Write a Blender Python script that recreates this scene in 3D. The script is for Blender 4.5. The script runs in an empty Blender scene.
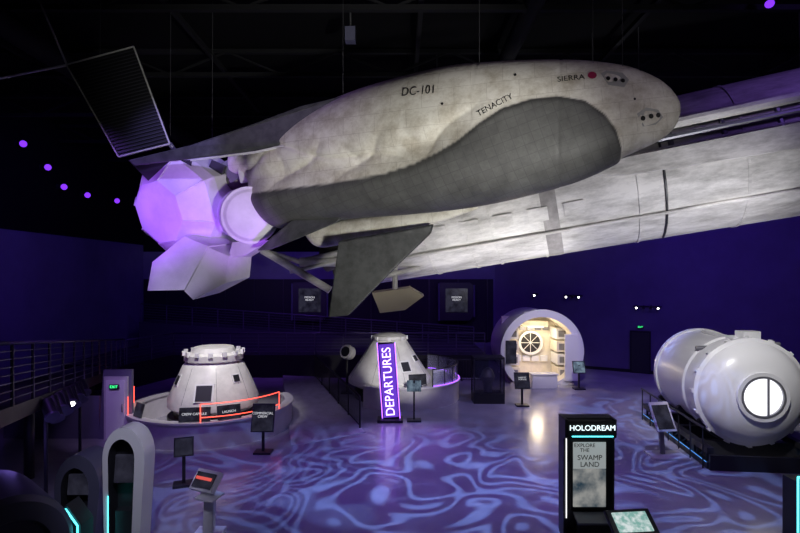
import bpy, bmesh, math, random
import numpy as np
from mathutils import Vector, Matrix, Euler
random.seed(4)
H=5.2; F=533.33; VH=275.0
scene=bpy.context.scene
scene.view_settings.view_transform='Standard'
scene.view_settings.look='None'

def sp(u,v,d):
    """survey bearing/elevation/distance -> metres in the hall"""
    return Vector(((u-400)*d/F, d, H+(VH-v)*d/F))

# ------------------------------------------------------------ materials
def mat(name,col,rough=0.5,metal=0.0,emi=None,es=0.0,grime=0.0,gscale=3.0,bump=0.0,trans=0.0,alpha=1.0,gcol=None,stretch=(1,1,1),spec=0.5):
    m=bpy.data.materials.new(name); m.use_nodes=True
    nt=m.node_tree; b=nt.nodes['Principled BSDF']
    b.inputs['Base Color'].default_value=(*col,1)
    b.inputs['Roughness'].default_value=rough
    b.inputs['Metallic'].default_value=metal
    b.inputs['Specular IOR Level'].default_value=spec
    if emi: 
        b.inputs['Emission Color'].default_value=(*emi,1); b.inputs['Emission Strength'].default_value=es
    if trans: b.inputs['Transmission Weight'].default_value=trans
    b.inputs['Alpha'].default_value=alpha
    if grime or bump:
        tc=nt.nodes.new('ShaderNodeTexCoord'); mp=nt.nodes.new('ShaderNodeMapping')
        mp.inputs['Scale'].default_value=stretch
        nz=nt.nodes.new('ShaderNodeTexNoise'); nz.inputs['Scale'].default_value=gscale; nz.inputs['Detail'].default_value=8
        nz.inputs['Roughness'].default_value=0.65
        nt.links.new(tc.outputs['Object'],mp.inputs[0]); nt.links.new(mp.outputs[0],nz.inputs['Vector'])
        if grime:
            r=nt.nodes.new('ShaderNodeValToRGB')
            g=gcol if gcol else tuple(c*(1-grime) for c in col)
            r.color_ramp.elements[0].position=0.38; r.color_ramp.elements[0].color=(*g,1)
            r.color_ramp.elements[1].position=0.6; r.color_ramp.elements[1].color=(*col,1)
            nt.links.new(nz.outputs['Fac'],r.inputs[0]); nt.links.new(r.outputs[0],b.inputs['Base Color'])
        if bump:
            bp=nt.nodes.new('ShaderNodeBump'); bp.inputs['Strength'].default_value=bump; bp.inputs['Distance'].default_value=0.03
            nt.links.new(nz.outputs['Fac'],bp.inputs['Height']); nt.links.new(bp.outputs[0],b.inputs['Normal'])
    return m
def emis(name,col,s): return mat(name,(0.02,0.02,0.02),0.4,0,col,s)

M_white=mat('white_paint',(0.78,0.77,0.76),0.4,grime=0.16,gscale=2.5)
M_white2=mat('white_shell',(0.8,0.8,0.82),0.3)
M_dark=mat('dark_metal',(0.02,0.02,0.025),0.45)
M_black=mat('black_matte',(0.006,0.006,0.008),0.7)
M_grey=mat('grey_metal',(0.22,0.22,0.25),0.4,0.4)
M_cable=mat('cable_dark',(0.04,0.04,0.045),0.6)
M_pod=mat('pod_shell_grey',(0.1,0.1,0.16),0.35)
M_counter=mat('counter_laminate',(0.65,0.63,0.66),0.4,grime=0.1)
M_wing=mat('wing_tiles',(0.075,0.078,0.08),0.5,grime=0.45,gscale=4,bump=0.2)
M_lav=mat('module_blanket',(0.8,0.76,0.84),0.45,grime=0.18,gscale=1.2)
M_glass=mat('clear_glass',(0.6,0.6,0.9),0.05,alpha=0.22)
M_glassd=mat('smoked_glass',(0.03,0.03,0.06),0.05,alpha=0.45)
M_red=emis('red_neon',(1,0.08,0.05),3)
M_redsc=emis('red_screen',(0.9,0.12,0.1),0.8)
M_cyan=emis('cyan_neon',(0.1,0.9,1.0),3)
M_blue=emis('blue_led_strip',(0.08,0.35,1.0),0.8)
M_purn=emis('violet_neon',(0.35,0.1,1.0),4)
M_signtx=emis('sign_letters',(0.62,0.45,1.0),3.0)
M_signbk=emis('sign_panel_violet',(0.13,0.04,0.55),1.1)
M_lamp=emis('violet_lamp',(0.2,0.03,0.95),1.5)
M_wl=emis('white_lamp',(1,0.95,0.9),12)
M_wlow=emis('white_glow',(0.95,0.95,1.0),1.4)
M_txtw=emis('caption_white',(0.9,0.9,1),0.7)
M_txtd=mat('lettering_black',(0.01,0.01,0.01),0.6)
M_txtr=mat('logo_red',(0.35,0.02,0.08),0.6)
M_green=emis('exit_green',(0.05,1,0.3),2)
M_warm=mat('cabin_lining',(0.8,0.74,0.62),0.5,grime=0.12)
M_wood=mat('warm_bracket',(0.45,0.38,0.25),0.5)
M_copper=mat('soot_metal',(0.12,0.11,0.1),0.45,0.6,grime=0.4)

def screen_mat(name,c1,c2,s,scale=6):
    m=bpy.data.materials.new(name); m.use_nodes=True; nt=m.node_tree; b=nt.nodes['Principled BSDF']
    b.inputs['Base Color'].default_value=(0.01,0.01,0.01,1); b.inputs['Roughness'].default_value=0.2
    tc=nt.nodes.new('ShaderNodeTexCoord'); nz=nt.nodes.new('ShaderNodeTexNoise'); nz.inputs['Scale'].default_value=scale
    nz.inputs['Detail'].default_value=4
    r=nt.nodes.new('ShaderNodeValToRGB'); r.color_ramp.elements[0].position=0.4; r.color_ramp.elements[1].position=0.62
    r.color_ramp.elements[0].color=(*c1,1); r.color_ramp.elements[1].color=(*c2,1)
    nt.links.new(tc.outputs['Object'],nz.inputs['Vector']); nt.links.new(nz.outputs['Fac'],r.inputs[0])
    nt.links.new(r.outputs[0],b.inputs['Emission Color']); b.inputs['Emission Strength'].default_value=s
    return m
M_scr_blue=screen_mat('screen_blue',(0.02,0.03,0.06),(0.25,0.35,0.45),0.7,3)
M_scr_swamp=screen_mat('screen_swamp',(0.03,0.06,0.09),(0.42,0.42,0.4),0.7,2.5)
M_scr_green=screen_mat('screen_pale',(0.25,0.5,0.45),(0.8,0.9,0.9),0.8,10)
M_scr_dk=screen_mat('screen_dark',(0.008,0.008,0.015),(0.03,0.03,0.05),0.7,3)

# ------------------------------------------------------------ mesh builder
class B:
    def __init__(s,name): s.name=name; s.bm=bmesh.new(); s.mats=[]
    def mi(s,m):
        if m not in s.mats: s.mats.append(m)
        return s.mats.index(m)
    def face(s,vs,m,smooth=False):
        try: f=s.bm.faces.new(vs)
        except ValueError: return None
        f.material_index=s.mi(m); f.smooth=smooth; return f
    def box(s,c,size,m,rot=(0,0,0),base=None):
        R=Euler(rot).to_matrix(); c=Vector(c); vs=[]
        for x in(-.5,.5):
            for y in(-.5,.5):
                for z in(-.5,.5):
                    p=c+R@Vector((x*size[0],y*size[1],z*size[2]))
                    vs.append(s.bm.verts.new(p))
        for q in((0,1,3,2),(4,6,7,5),(0,4,5,1),(2,3,7,6),(0,2,6,4),(1,5,7,3)):
            s.face([vs[i] for i in q],m)
        return s
    def tube(s,p0,p1,r,m,r2=None,seg=8,cap=True):
        p0=Vector(p0);p1=Vector(p1); r2=r if r2 is None else r2
        a=(p1-p0).normalized(); x=a.orthogonal().normalized(); y=a.cross(x)
        A=[];C=[]
        for i in range(seg):
            t=2*math.pi*i/seg; d=x*math.cos(t)+y*math.sin(t)
            A.append(s.bm.verts.new(p0+d*r)); C.append(s.bm.verts.new(p1+d*r2))
        for i in range(seg):
            j=(i+1)%seg; s.face([A[i],A[j],C[j],C[i]],m,seg>6)
        if cap: s.face(A[::-1],m); s.face(C,m)
        return s
    def path(s,pts,r,m,seg=6):
        for a,b in zip(pts[:-1],pts[1:]): s.tube(a,b,r,m,seg=seg)
        return s
    def lathe(s,prof,m,o=(0,0,0),ax=(0,0,1),seg=48,a0=0,a1=2*math.pi,mats=None,ph=0):
        o=Vector(o); ax=Vector(ax).normalized()
        x=Vector((1,0,0)) if abs(ax.z)>0.9 else Vector((0,0,1)).cross(ax).normalized()
        y=ax.cross(x); full=abs(a1-a0-2*math.pi)<1e-4; n=seg if full else seg+1
        rings=[]
        for r,h in prof:
            if r<1e-5: rings.append([s.bm.verts.new(o+ax*h)]*n); continue
            rings.append([s.bm.verts.new(o+ax*h+(x*math.cos(ph+a0+(a1-a0)*i/seg)+y*math.sin(ph+a0+(a1-a0)*i/seg))*r) for i in range(n)])
        for k in range(len(prof)-1):
            mm=mats[k] if mats else m
            for i in range(seg):
                j=(i+1)%n
                q=[rings[k][i],rings[k][j],rings[k+1][j],rings[k+1][i]]
                u=[]
                for v in q:
                    if v not in u: u.append(v)
                if len(u)>2: s.face(u,mm,seg>12)
        return s
    def prism(s,pts,off,m,mside=None):
        off=Vector(off); A=[s.bm.verts.new(Vector(p)) for p in pts]; C=[s.bm.verts.new(Vector(p)+off) for p in pts]
        s.face(A,m); s.face(C[::-1],m); n=len(pts)
        for i in range(n): s.face([A[i],C[i],C[(i+1)%n],A[(i+1)%n]],mside or m)
        return s
    def done(s,bevel=0,sharp=35,recalc=True):
        bm=s.bm
        if recalc: bmesh.ops.recalc_face_normals(bm,faces=bm.faces)
        for e in bm.edges:
            if len(e.link_faces)==2 and e.calc_face_angle(0)>math.radians(sharp): e.smooth=False
        co=[v.co for v in bm.verts]
        mn=Vector([min(c[i] for c in co) for i in range(3)]); mx=Vector([max(c[i] for c in co) for i in range(3)])
        o=Vector(((mn.x+mx.x)/2,(mn.y+mx.y)/2,mn.z))
        for v in bm.verts: v.co-=o
        me=bpy.data.meshes.new(s.name); bm.to_mesh(me); bm.free()
        for m in s.mats: me.materials.append(m)
        ob=bpy.data.objects.new(s.name,me); ob.location=o; scene.collection.objects.link(ob)
        if bevel:
            bv=ob.modifiers.new('bevel','BEVEL'); bv.width=bevel; bv.segments=2; bv.limit_method='ANGLE'
        return ob
def par(ch,p):
    ch.parent=p; ch.matrix_parent_inverse=Matrix.Translation(-p.location); return ch
def text(name,body,loc,size,m,rot,parent=None,ext=0.004,align='CENTER',sx=1):
    c=bpy.data.curves.new(name,'FONT'); c.body=body; c.size=size; c.extrude=ext; c.align_x=align; c.align_y='CENTER'
    c.materials.append(m); c.space_line=0.95
    o=bpy.data.objects.new(name,c); scene.collection.objects.link(o); o.location=loc; o.rotation_euler=rot; o.scale=(sx,1,1)
    if parent: par(o,parent)
    return o
XF=(math.pi/2,0,0)

# ------------------------------------------------------------ room
def floor_mat():
    m=bpy.data.materials.new('polished_floor'); m.use_nodes=True; nt=m.node_tree; b=nt.nodes['Principled BSDF']
    tc=nt.nodes.new('ShaderNodeTexCoord'); nz=nt.nodes.new('ShaderNodeTexNoise'); nz.inputs['Scale'].default_value=0.8; nz.inputs['Detail'].default_value=8
    r=nt.nodes.new('ShaderNodeValToRGB'); r.color_ramp.elements[0].color=(0.34,0.34,0.38,1); r.color_ramp.elements[1].color=(0.44,0.43,0.48,1)
    r.color_ramp.elements[0].position=.35; r.color_ramp.elements[1].position=.65
    nt.links.new(tc.outputs['Object'],nz.inputs['Vector']); nt.links.new(nz.outputs['Fac'],r.inputs[0]); nt.links.new(r.outputs[0],b.inputs['Base Color'])
    b.inputs['Roughness'].default_value=0.2
    bp=nt.nodes.new('ShaderNodeBump'); bp.inputs['Strength'].default_value=0.05; nt.links.new(nz.outputs['Fac'],bp.inputs['Height']); nt.links.new(bp.outputs[0],b.inputs['Normal'])
    return m
M_floor=floor_mat()
M_wall=mat('wall_paint_violet',(0.16,0.15,0.24),0.75,grime=0.15,gscale=0.6)
M_wallR=mat('wall_paint_indigo',(0.13,0.11,0.2),0.75,grime=0.15,gscale=0.6)
M_wallup=mat('wall_paint_black',(0.005,0.005,0.007),0.9,spec=.1)
M_ceil=mat('ceiling_black',(0.004,0.004,0.005),0.9,spec=.1)
M_truss=mat('ceiling_steel',(0.010,0.010,0.012),0.8,spec=.2)

C1=(-15.5,-4); C2=(-15.5,32.2); C3=(5.74,32.2); C4=(22,23.1); C5=(22,-4)
b=B('floor'); b.prism([(x,y,-0.2) for x,y in(C1,C5,C4,C3,C2)],(0,0,0.2),M_floor); b.done()
b=B('ceiling'); b.prism([(x,y,12) for x,y in(C1,C5,C4,C3,C2)],(0,0,0.2),M_ceil); b.done()
def wall(name,a,c,ml,zsplit,th=0.2):
    a=Vector((*a,0)); c=Vector((*c,0)); n=Vector((-(c-a).y,(c-a).x,0)).normalized()*th
    b=B(name)
    for z0,z1,m in((0,zsplit,ml),(zsplit,12,M_wallup)):
        b.prism([a+Vector((0,0,z0)),c+Vector((0,0,z0)),c+Vector((0,0,z1)),a+Vector((0,0,z1))],n,m)
    return b.done()
wall('wall_left',C1,C2,M_wall,7.0)
wall('wall_back',C2,C3,M_wall,6.6)
wall('wall_right',C3,C4,M_wallR,9.0)
wall('wall_side',C4,C5,M_wallR,9.0)
wall('wall_front',C5,C1,M_wallup,9.0)

b=B('trim_1'); b.box((-4.9,32.1,3.1),(21,0.12,3.7),M_black)
for i in range(12): b.box((-14+i*1.75,32.02,3.1),(0.06,0.06,3.7),M_dark)
b.done()
b=B('ceiling_truss')
for y in(4,8,12,16,20,24,28):
    x1=21.5 if y<22 else (20 if y==24 else 12)
    for z in(11.2,11.9): b.box(((x1-15.3)/2,y,z),(x1+15.3,0.14,0.12),M_truss)
    n=22
    for i in range(n):
        xa=-15.2+i*(x1+15.2)/n; xb=xa+(x1+15.2)/n
        b.tube((xa,y,11.2 if i%2 else 11.9),(xb,y,11.9 if i%2 else 11.2),0.04,M_truss,seg=4)
for x in(-11,-5.5,0.5,6,11.5): b.box((x,10,11.6),(0.12,27,0.12),M_truss)
b.tube((-9,-3,10.9),(-9,30,10.9),0.3,M_truss,seg=16); b.tube((3,-3,11.3),(3,30,11.3),0.22,M_truss,seg=16)
b.done()

# ------------------------------------------------------------ spaceplane
class Loft:
    def __init__(s,pts,dfun,k,W,p=0.92,disp=None,n=500,m=240):
        s.d=dfun;s.k=k;s.W=W;s.p=p;s.disp=disp;s.n=n;s.m=m
        P=np.array(pts,float); out=[]
        Q=np.vstack([2*P[0]-P[1],P,2*P[-1]-P[-2]])
        for i in range(1,len(Q)-2):
            for t in np.linspace(0,1,60,endpoint=False):
                a,b_,c,d=Q[i-1],Q[i],Q[i+1],Q[i+2]
                out.append(0.5*((2*b_)+(-a+c)*t+(2*a-5*b_+4*c-d)*t*t+(-a+3*b_-3*c+d)*t**3))
        out.append(P[-1]); s.T=np.array(out)
        o=np.argsort(s.T[:,0]); s.S=s.T[o]
    def row(s,u):
        return float(np.interp(u,s.S[:,0],s.S[:,1])),float(np.interp(u,s.S[:,0],s.S[:,2]))
    def pos(s,u,top,bot,cs,near=-1,sn=None,off=0):
        d=s.d(u); Cc=sp(u,(top+bot)/2,d); A=(sp(u,top,d)-sp(u,bot,d))/2; w=max(A.length*s.k,1e-4)
        if sn is None:
            ct=abs(cs)**(1/s.p); sn=near*max(0,1-ct*ct)**(s.p/2)
        al=max(A.length,1e-4)
        g=(A.normalized()*cs+s.W*sn).normalized() if A.length>1e-4 else s.W*0
        v=(top+bot)/2-(bot-top)/2*cs
        dd=s.disp(u,v)*min(1,al/0.6) if s.disp else 0
        return Cc+A*cs+s.W*(w*sn)+g*(dd+off)
    def on(s,u,v,off=0.01):
        t,b_=s.row(u); cs=max(-0.999,min(0.999,((t+b_)/2-v)/max((b_-t)/2,1e-3)))
        return s.pos(u,t,b_,cs,off=off)
    def mesh(s,name,mask,mats):
        T=s.T; idx=np.linspace(0,len(T)-1,s.n); R=np.array([[np.interp(i,np.arange(len(T)),T[:,k]) for k in range(3)] for i in idx])
        vs=[];uv=[];mk=[]
        for u,t,b_ in R:
            for j in range(s.m):
                th=2*math.pi*j/s.m; c=math.cos(th); sn=math.sin(th)
                c2=math.copysign(abs(c)**s.p,c); s2=math.copysign(abs(sn)**s.p,sn)
                vs.append(s.pos(u,t,b_,c2,sn=s2)); v=(t+b_)/2-(b_-t)/2*c2
                uv.append((u*0.01,v*0.01)); mk.append(mask(u,v))
        fs=[]
        for i in range(s.n-1):
            for j in range(s.m):
                k=(j+1)%s.m; fs.append((i*s.m+j,i*s.m+k,(i+1)*s.m+k,(i+1)*s.m+j))
        fs.append(tuple(range(s.m)));fs.append(tuple((s.n-1)*s.m+j for j in range(s.m))[::-1])
        me=bpy.data.meshes.new(name); me.from_pydata([tuple(v) for v in vs],[],fs)
        at=me.attributes.new('tile','FLOAT','POINT'); at.data.foreach_set('value',mk)
        ul=me.uv_layers.new(name='panel'); li=np.zeros(len(me.loops),dtype=np.int32); me.loops.foreach_get('vertex_index',li)
        ul.data.foreach_set('uv',np.array(uv,dtype=np.float32)[li].ravel())
        for p in me.polygons: p.use_smooth=True
        bm=bmesh.new(); bm.from_mesh(me); bmesh.ops.recalc_face_normals(bm,faces=bm.faces); bm.to_mesh(me); bm.free()
        for m_ in mats: me.materials.append(m_)
        o=bpy.data.objects.new(name,me); scene.collection.objects.link(o); return o

def plane_mat():
    m=bpy.data.materials.new('spaceplane_skin'); m.use_nodes=True; nt=m.node_tree; N=nt.nodes; L=nt.links; b=N['Principled BSDF']
    at=N.new('ShaderNodeAttribute'); at.attribute_name='tile'
    uv=N.new('ShaderNodeUVMap'); uv.uv_map='panel'
    tc=N.new('ShaderNodeTexCoord')
    nz=N.new('ShaderNodeTexNoise'); nz.inputs['Scale'].default_value=1.8; nz.inputs['Detail'].default_value=12; nz.inputs['Roughness'].default_value=.75
    L.new(tc.outputs['Object'],nz.inputs['Vector'])
    r=N.new('ShaderNodeValToRGB'); r.color_ramp.elements[0].position=.33; r.color_ramp.elements[0].color=(0.5,0.45,0.36,1); r.color_ramp.elements[1].position=.58; r.color_ramp.elements[1].color=(0.88,0.85,0.77,1)
    L.new(nz.outputs['Fac'],r.inputs[0])
    br=N.new('ShaderNodeTexBrick'); br.inputs['Scale'].default_value=1; br.inputs['Brick Width'].default_value=0.3; br.inputs['Row Height'].default_value=0.16
    br.inputs['Mortar Size'].default_value=0.003; br.inputs['Color1'].default_value=(1,1,1,1); br.inputs['Color2'].default_value=(.9,.9,.88,1); br.inputs['Mortar'].default_value=(.6,.57,.54,1)
    mpb=N.new('ShaderNodeMapping'); mpb.inputs['Rotation'].default_value=(0,0,0.12); L.new(uv.outputs[0],mpb.inputs[0])
    L.new(mpb.outputs[0],br.inputs['Vector'])
    mw=N.new('ShaderNodeMix'); mw.data_type='RGBA'; mw.blend_type='MULTIPLY'; mw.inputs[0].default_value=0.5
    L.new(r.outputs[0],mw.inputs[6]); L.new(br.outputs[0],mw.inputs[7])
    b2=N.new('ShaderNodeTexBrick'); b2.inputs['Scale'].default_value=1; b2.inputs['Brick Width'].default_value=0.09; b2.inputs['Row Height'].default_value=0.09
    b2.inputs['Mortar Size'].default_value=0.003; b2.inputs['Color1'].default_value=(.12,.12,.118,1); b2.inputs['Color2'].default_value=(.14,.14,.136,1); b2.inputs['Mortar'].default_value=(.105,.105,.104,1)
    b2.offset=0.0
    mp=N.new('ShaderNodeMapping'); mp.inputs['Rotation'].default_value=(0,0,0.35); L.new(uv.outputs[0],mp.inputs[0]); L.new(mp.outputs[0],b2.inputs['Vector'])
    n2=N.new('ShaderNodeMix'); n2.data_type='RGBA'; n2.blend_type='MULTIPLY'; n2.inputs[0].default_value=0.7
    r2=N.new('ShaderNodeValToRGB'); r2.color_ramp.elements[0].position=.35; r2.color_ramp.elements[0].color=(0.5,0.5,0.5,1); r2.color_ramp.elements[1].position=.6
    L.new(nz.outputs['Fac'],r2.inputs[0]); L.new(b2.outputs[0],n2.inputs[6]); L.new(r2.outputs[0],n2.inputs[7])
    mx=N.new('ShaderNodeMix'); mx.data_type='RGBA'; L.new(at.outputs['Fac'],mx.inputs[0]); L.new(mw.outputs[2],mx.inputs[6]); L.new(n2.outputs[2],mx.inputs[7])
    L.new(mx.outputs[2],b.inputs['Base Color']); b.inputs['Roughness'].default_value=0.5; b.inputs['Specular IOR Level'].default_value=0.3
    bp=N.new('ShaderNodeBump'); bp.inputs['Strength'].default_value=0.35; bp.inputs['Distance'].default_value=0.03
    L.new(nz.outputs['Fac'],bp.inputs['Height']); L.new(bp.outputs[0],b.inputs['Normal'])
    return m
M_plane=plane_mat()
dpl=lambda u: 12.2+(u-240)*(9.0-12.2)/(681-240)
cm=sp(460,140,dpl(460)); axis=(sp(681,108,9.0)-sp(240,190,12.2)).normalized()
Wv=(cm-Vector((0,0,H))).normalized(); Wv=(Wv-axis*Wv.dot(axis)).normalized()
bd=np.array([(240,188),(268,190),(300,185),(350,179),(400,170),(430,160),(450,150),(470,138),(490,122),(510,109),(535,101),(560,98),(585,102),(603,114),(614,128),(620,147),(621,400)],float)
def bnd(u): return float(np.interp(u,bd[:,0],bd[:,1])) if u<621 else 400
def sst(x,a,c): t=max(0,min(1,(x-a)/(c-a))); return t*t*(3-2*t)
def mask(u,v):
    sd=v-bnd(u); 
    if u>600: sd=min(sd,(621-u)*1.0)
    return sst(sd,-0.6,0.6)
def disp(u,v):
    sd=v-bnd(u)
    if u>600: sd=min(sd,(621-u)*1.0)
    r=0.06*sst(sd,-2,5)
    if u<500:
        k=sst(500-u,0,60)
        r-=0.17*k*math.exp(-((sd+14)/13)**2)
        if sd<0:
            g=math.exp(-((sd+20)/17)**2)
            for (ph,sl,w) in ((17.0,1.0,0.08),(23.0,-0.5,0.06)):
                s_=abs(math.sin((u+sl*v+6*math.sin(v/9))/ph)); r-=w*k*g*(1-s_)**3
            vc=146+0.10*(u-300)+4*math.sin(u/17)
            r-=0.06*k*sst(440-u,0,30)*math.exp(-((v-vc)/2.0)**2)
    r-=0.008*math.exp(-((u-561)/1.3)**2)+0.008*math.exp(-((u-640)/1.0)**2)+0.006*math.exp(-((u-480)/1.3)**2)*(1 if sd<-3 else 0)
    return r
body=Loft([(232,152,176),(250,142,184),(264,133,208),(282,123,224),(300,114,222),(340,97,217),(370,86,214),(410,75,211),(450,66,207),(490,62,201),(530,60,192),(570,60,181),(600,62,169),(630,67,154),(655,77,143),(668,86,134),(675,94,126),(679,101,118),(680.5,108,111)],dpl,0.8,Wv,disp=disp)
plane=body.mesh('spaceplane',mask,[M_plane])
o0=cm.copy()
for v in plane.data.vertices: v.co-=o0
plane.location=o0
aft=Loft([(300,220,226),(318,222,246),(345,220,244),(390,214,236),(430,209,226),(478,205,209)],lambda u:dpl(u)+0.25,0.9,Wv,n=80,m=60)
a=aft.mesh('aft_flank',lambda u,v:0,[M_plane]); par(a,plane)
def decal(name,poly,m,off=0.012):
    bm=bmesh.new(); vs=[bm.verts.new(body.on(u,v,off)) for u,v in poly]; bm.faces.new(vs); me=bpy.data.meshes.new(name); bm.to_mesh(me); bm.free(); me.materials.append(m)
    o=bpy.data.objects.new(name,me); scene.collection.objects.link(o); par(o,plane)
def circ(u,v,r,r2=None,n=20): return [(u+r*math.cos(2*math.pi*i/n),v+(r2 or r)*math.sin(2*math.pi*i/n)) for i in range(n)]
def hull_text(name,body_,u0,v0,size,ang,m,sx=1):
    c=bpy.data.curves.new('t','FONT'); c.body=body_; c.size=1; c.align_x='CENTER'; c.align_y='CENTER'
    o=bpy.data.objects.new('t',c); scene.collection.objects.link(o); dg=bpy.context.evaluated_depsgraph_get()
    me=bpy.data.meshes.new_from_object(o.evaluated_get(dg)); bpy.data.objects.remove(o)
    ca,sa=math.cos(ang),math.sin(ang)
    for v in me.vertices:
        x,y=v.co.x*size*sx,v.co.y*size; v.co=body.on(u0+x*ca-y*sa,v0-(x*sa+y*ca),0.012)
    me.materials.clear(); me.materials.append(m); me.name=name
    ob=bpy.data.objects.new(name,me); scene.collection.objects.link(ob); par(ob,plane)
hull_text('registration_lettering','DC-101',431,93,11.5,math.radians(5),M_txtd,0.88)
hull_text('name_lettering','TENACITY',503,106,7.5,math.radians(28),M_txtd,1.0)
hull_text('maker_lettering','SIERRA',572,81,7,math.radians(6),M_txtd,1.2)
decal('emblem',circ(592,78,4.2,3.4),M_txtr)
M_port=mat('thruster_panel',(0.4,0.4,0.38),0.5)
decal('thruster_panel',[(600,76),(606,73),(621,75),(627,82),(622,89),(607,87)],M_port,0.008)
for u,v in((607,81),(614,82),(621,83)): decal('thruster_port',circ(u,v,2.0),M_txtd,0.016)
decal('thruster_panel',[(634,114),(643,108),(655,110),(660,117),(653,124),(640,126)],M_port,0.008)
for u,v in((640,118),(648,116),(655,115)): decal('thruster_port',circ(u,v,2.3),M_txtd,0.016)
for u,v in((632,100),(520,78),(455,105)): decal('hatch_dot',circ(u,v,1.2),M_txtd,0.012)
def wing(name,pts,th,m,bev=0.03):
    b=B(name); b.prism([sp(*p) for p in pts],Wv*th,m); o=b.done(bevel=bev); par(o,plane); return o
wing('upper_wing',[(352,104,11.0),(342,96,11.0),(300,106,11.1),(255,123,11.1),(190,145,11.2),(128,160,11.3),(134,166,11.3),(190,159,11.2),(255,151,11.1),(300,141,11.0),(338,124,10.9)],0.22,M_wing)
wing('upper_wing_edge',[(190,159.5,11.15),(255,151,11.05),(305,140,10.95),(307,142,10.95),(255,153.5,11.05),(190,161.5,11.15)],0.12,M_white,0.01)
wing('tail_fin',[(256,251,11.2),(275,234,11.2),(296,216,11.2),(346,209,11.0),(338,222,11.0),(300,238,11.1),(270,250,11.2)],0.15,M_wing)
wing('lower_wing',[(432,225,10.6),(395,232,10.6),(338,242,10.6),(328,318,10.4),(348,316,10.4),(395,268,10.5),(430,234,10.6)],0.16,M_wing)
wing('aft_bulkhead',[(232,150,12.0),(247,150,12.0),(256,180,12.0),(240,184,12.0)],0.5,M_white)
def cable(p,r=0.006,zt=11.98):
    b=B('suspension_cable'); b.tube(p,(p[0],p[1]+0.05,zt),r,M_cable,seg=5); return b.done()
for u,v in((483,70),(593,72),(622,75),(350,100)): cable(body.on(u,v,-0.3))

# ------------------------------------------------------------ cargo module (violet lit)
b=B('cargo_module')
ax=Vector((-.42,-.86,-.28))
o=sp(180,208,12.4)
b.lathe([(0,.62),(.72,.62),(1.22,.15),(1.3,-.1),(1.3,-.9),(1.0,-1.1),(0,-1.1)],M_lav,o,ax,seg=8,ph=math.pi/8+.1)
axn=ax.normalized(); xx=Vector((0,0,1)).cross(axn).normalized(); yy=axn.cross(xx)
for k in range(8):
    t=math.pi/8+.1+k*math.pi/4; d=xx*math.cos(t)+yy*math.sin(t)
    b.tube(o+axn*.63+d*.72,o+axn*.16+d*1.22,.02,M_white,seg=5)
b.lathe([(0,0.5),(0.5,0.5),(0.56,0.46),(0.62,0.46),(0.62,0.36),(0.6,0.34),(0.6,-0.7),(0,-0.7)],M_lav,sp(247,215,11.9),(0.42,-0.9,-0.12),seg=40)
b.prism([sp(*p) for p in((147,291,11.2),(152,262,11.3),(184,236,11.7),(208,246,11.5),(184,290,11.1))],(0.35,0.75,0.12),M_lav)
b.prism([sp(*p) for p in((184,291,11.12),(208,247,11.52),(229,256,11.6),(226,283,11.4),(193,300,11.15))],(0.3,0.75,0.12),M_lav)
b.prism([sp(*p) for p in((232,242,11.7),(270,240,11.7),(244,256,11.7),(228,258,11.7))],(0,0.6,0),M_lav)
b.tube(sp(222,185,12.4),sp(262,168,12.6),0.3,M_copper,seg=16)
b.box(sp(215,178,12.2),(.35,.3,.7),M_dark,(0,.4,0)); b.box(sp(232,172,12.3),(.25,.3,.5),M_grey,(0,-.5,0))
mod=b.done(bevel=0.03)
for u,v in((170,185),(212,178)): cable(sp(u,v,12.7),.008)
b=B('solar_panel')
q=[sp(67,65,11.6),sp(134,47,11.6),sp(170,144,11.4),sp(119,157,11.4)]
b.prism(q,(0,0.08,0),M_dark)
M_rib=mat('panel_rib',(.06,.06,.075),.4)
for i in range(31):
    t=i/30; b.tube(q[0].lerp(q[3],t)+Vector((0,-.02,0)),q[1].lerp(q[2],t)+Vector((0,-.02,0)),0.012,M_rib,seg=4)
for i in range(4): b.tube(q[i]+Vector((0,-.02,0)),q[(i+1)%4]+Vector((0,-.02,0)),0.018,M_white,seg=6)
b.prism([sp(*p) for p in((128,160,11.8),(190,160,11.8),(196,186,11.8),(160,193,11.8))],(0,.1,0),M_dark)
b.tube(sp(160,193,11.8),sp(196,186,11.8),.02,M_white,seg=6)
b.tube(q[0],sp(-60,90,11.6),0.025,M_white); b.tube(q[0],sp(30,-20,11.6),0.022,M_white)
b.tube(q[2],sp(185,165,12),0.05,M_grey)
b.done()
p=sp(100,57,11.65); cable(p)

# ------------------------------------------------------------ rocket booster
A=Vector((10.13,13.6,8.55)); Z=Vector((0,16.6,6.9)); ad=(A-Z).normalized(); Lr=(A-Z).length
def rocket_mat():
    m=mat('booster_skin',(0.62,0.6,0.58),0.5,spec=0.35); nt=m.node_tree; N=nt.nodes; L=nt.links; b=N['Principled BSDF']
    tc=N.new('ShaderNodeTexCoord'); rot=N.new('ShaderNodeVectorRotate'); rot.rotation_type='EULER_XYZ'; rot.invert=True
    e=ad.to_track_quat('X','Z').to_euler(); rot.inputs['Rotation'].default_value=e
    L.new(tc.outputs['Object'],rot.inputs['Vector'])
    mp=N.new('ShaderNodeMapping'); mp.inputs['Scale'].default_value=(0.6,2.0,2.0); L.new(rot.outputs[0],mp.inputs[0])
    nz=N.new('ShaderNodeTexNoise'); nz.inputs['Scale'].default_value=1.3; nz.inputs['Detail'].default_value=12; nz.inputs['Roughness'].default_value=.72
    L.new(mp.outputs[0],nz.inputs['Vector'])
    r=N.new('ShaderNodeValToRGB'); r.color_ramp.elements[0].position=.32; r.color_ramp.elements[0].color=(0.3,0.29,0.27,1); r.color_ramp.elements[1].position=.6; r.color_ramp.elements[1].color=(0.74,0.72,0.69,1)
    L.new(nz.outputs['Fac'],r.inputs[0]); L.new(r.outputs[0],b.inputs['Base Color'])
    return m
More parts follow.
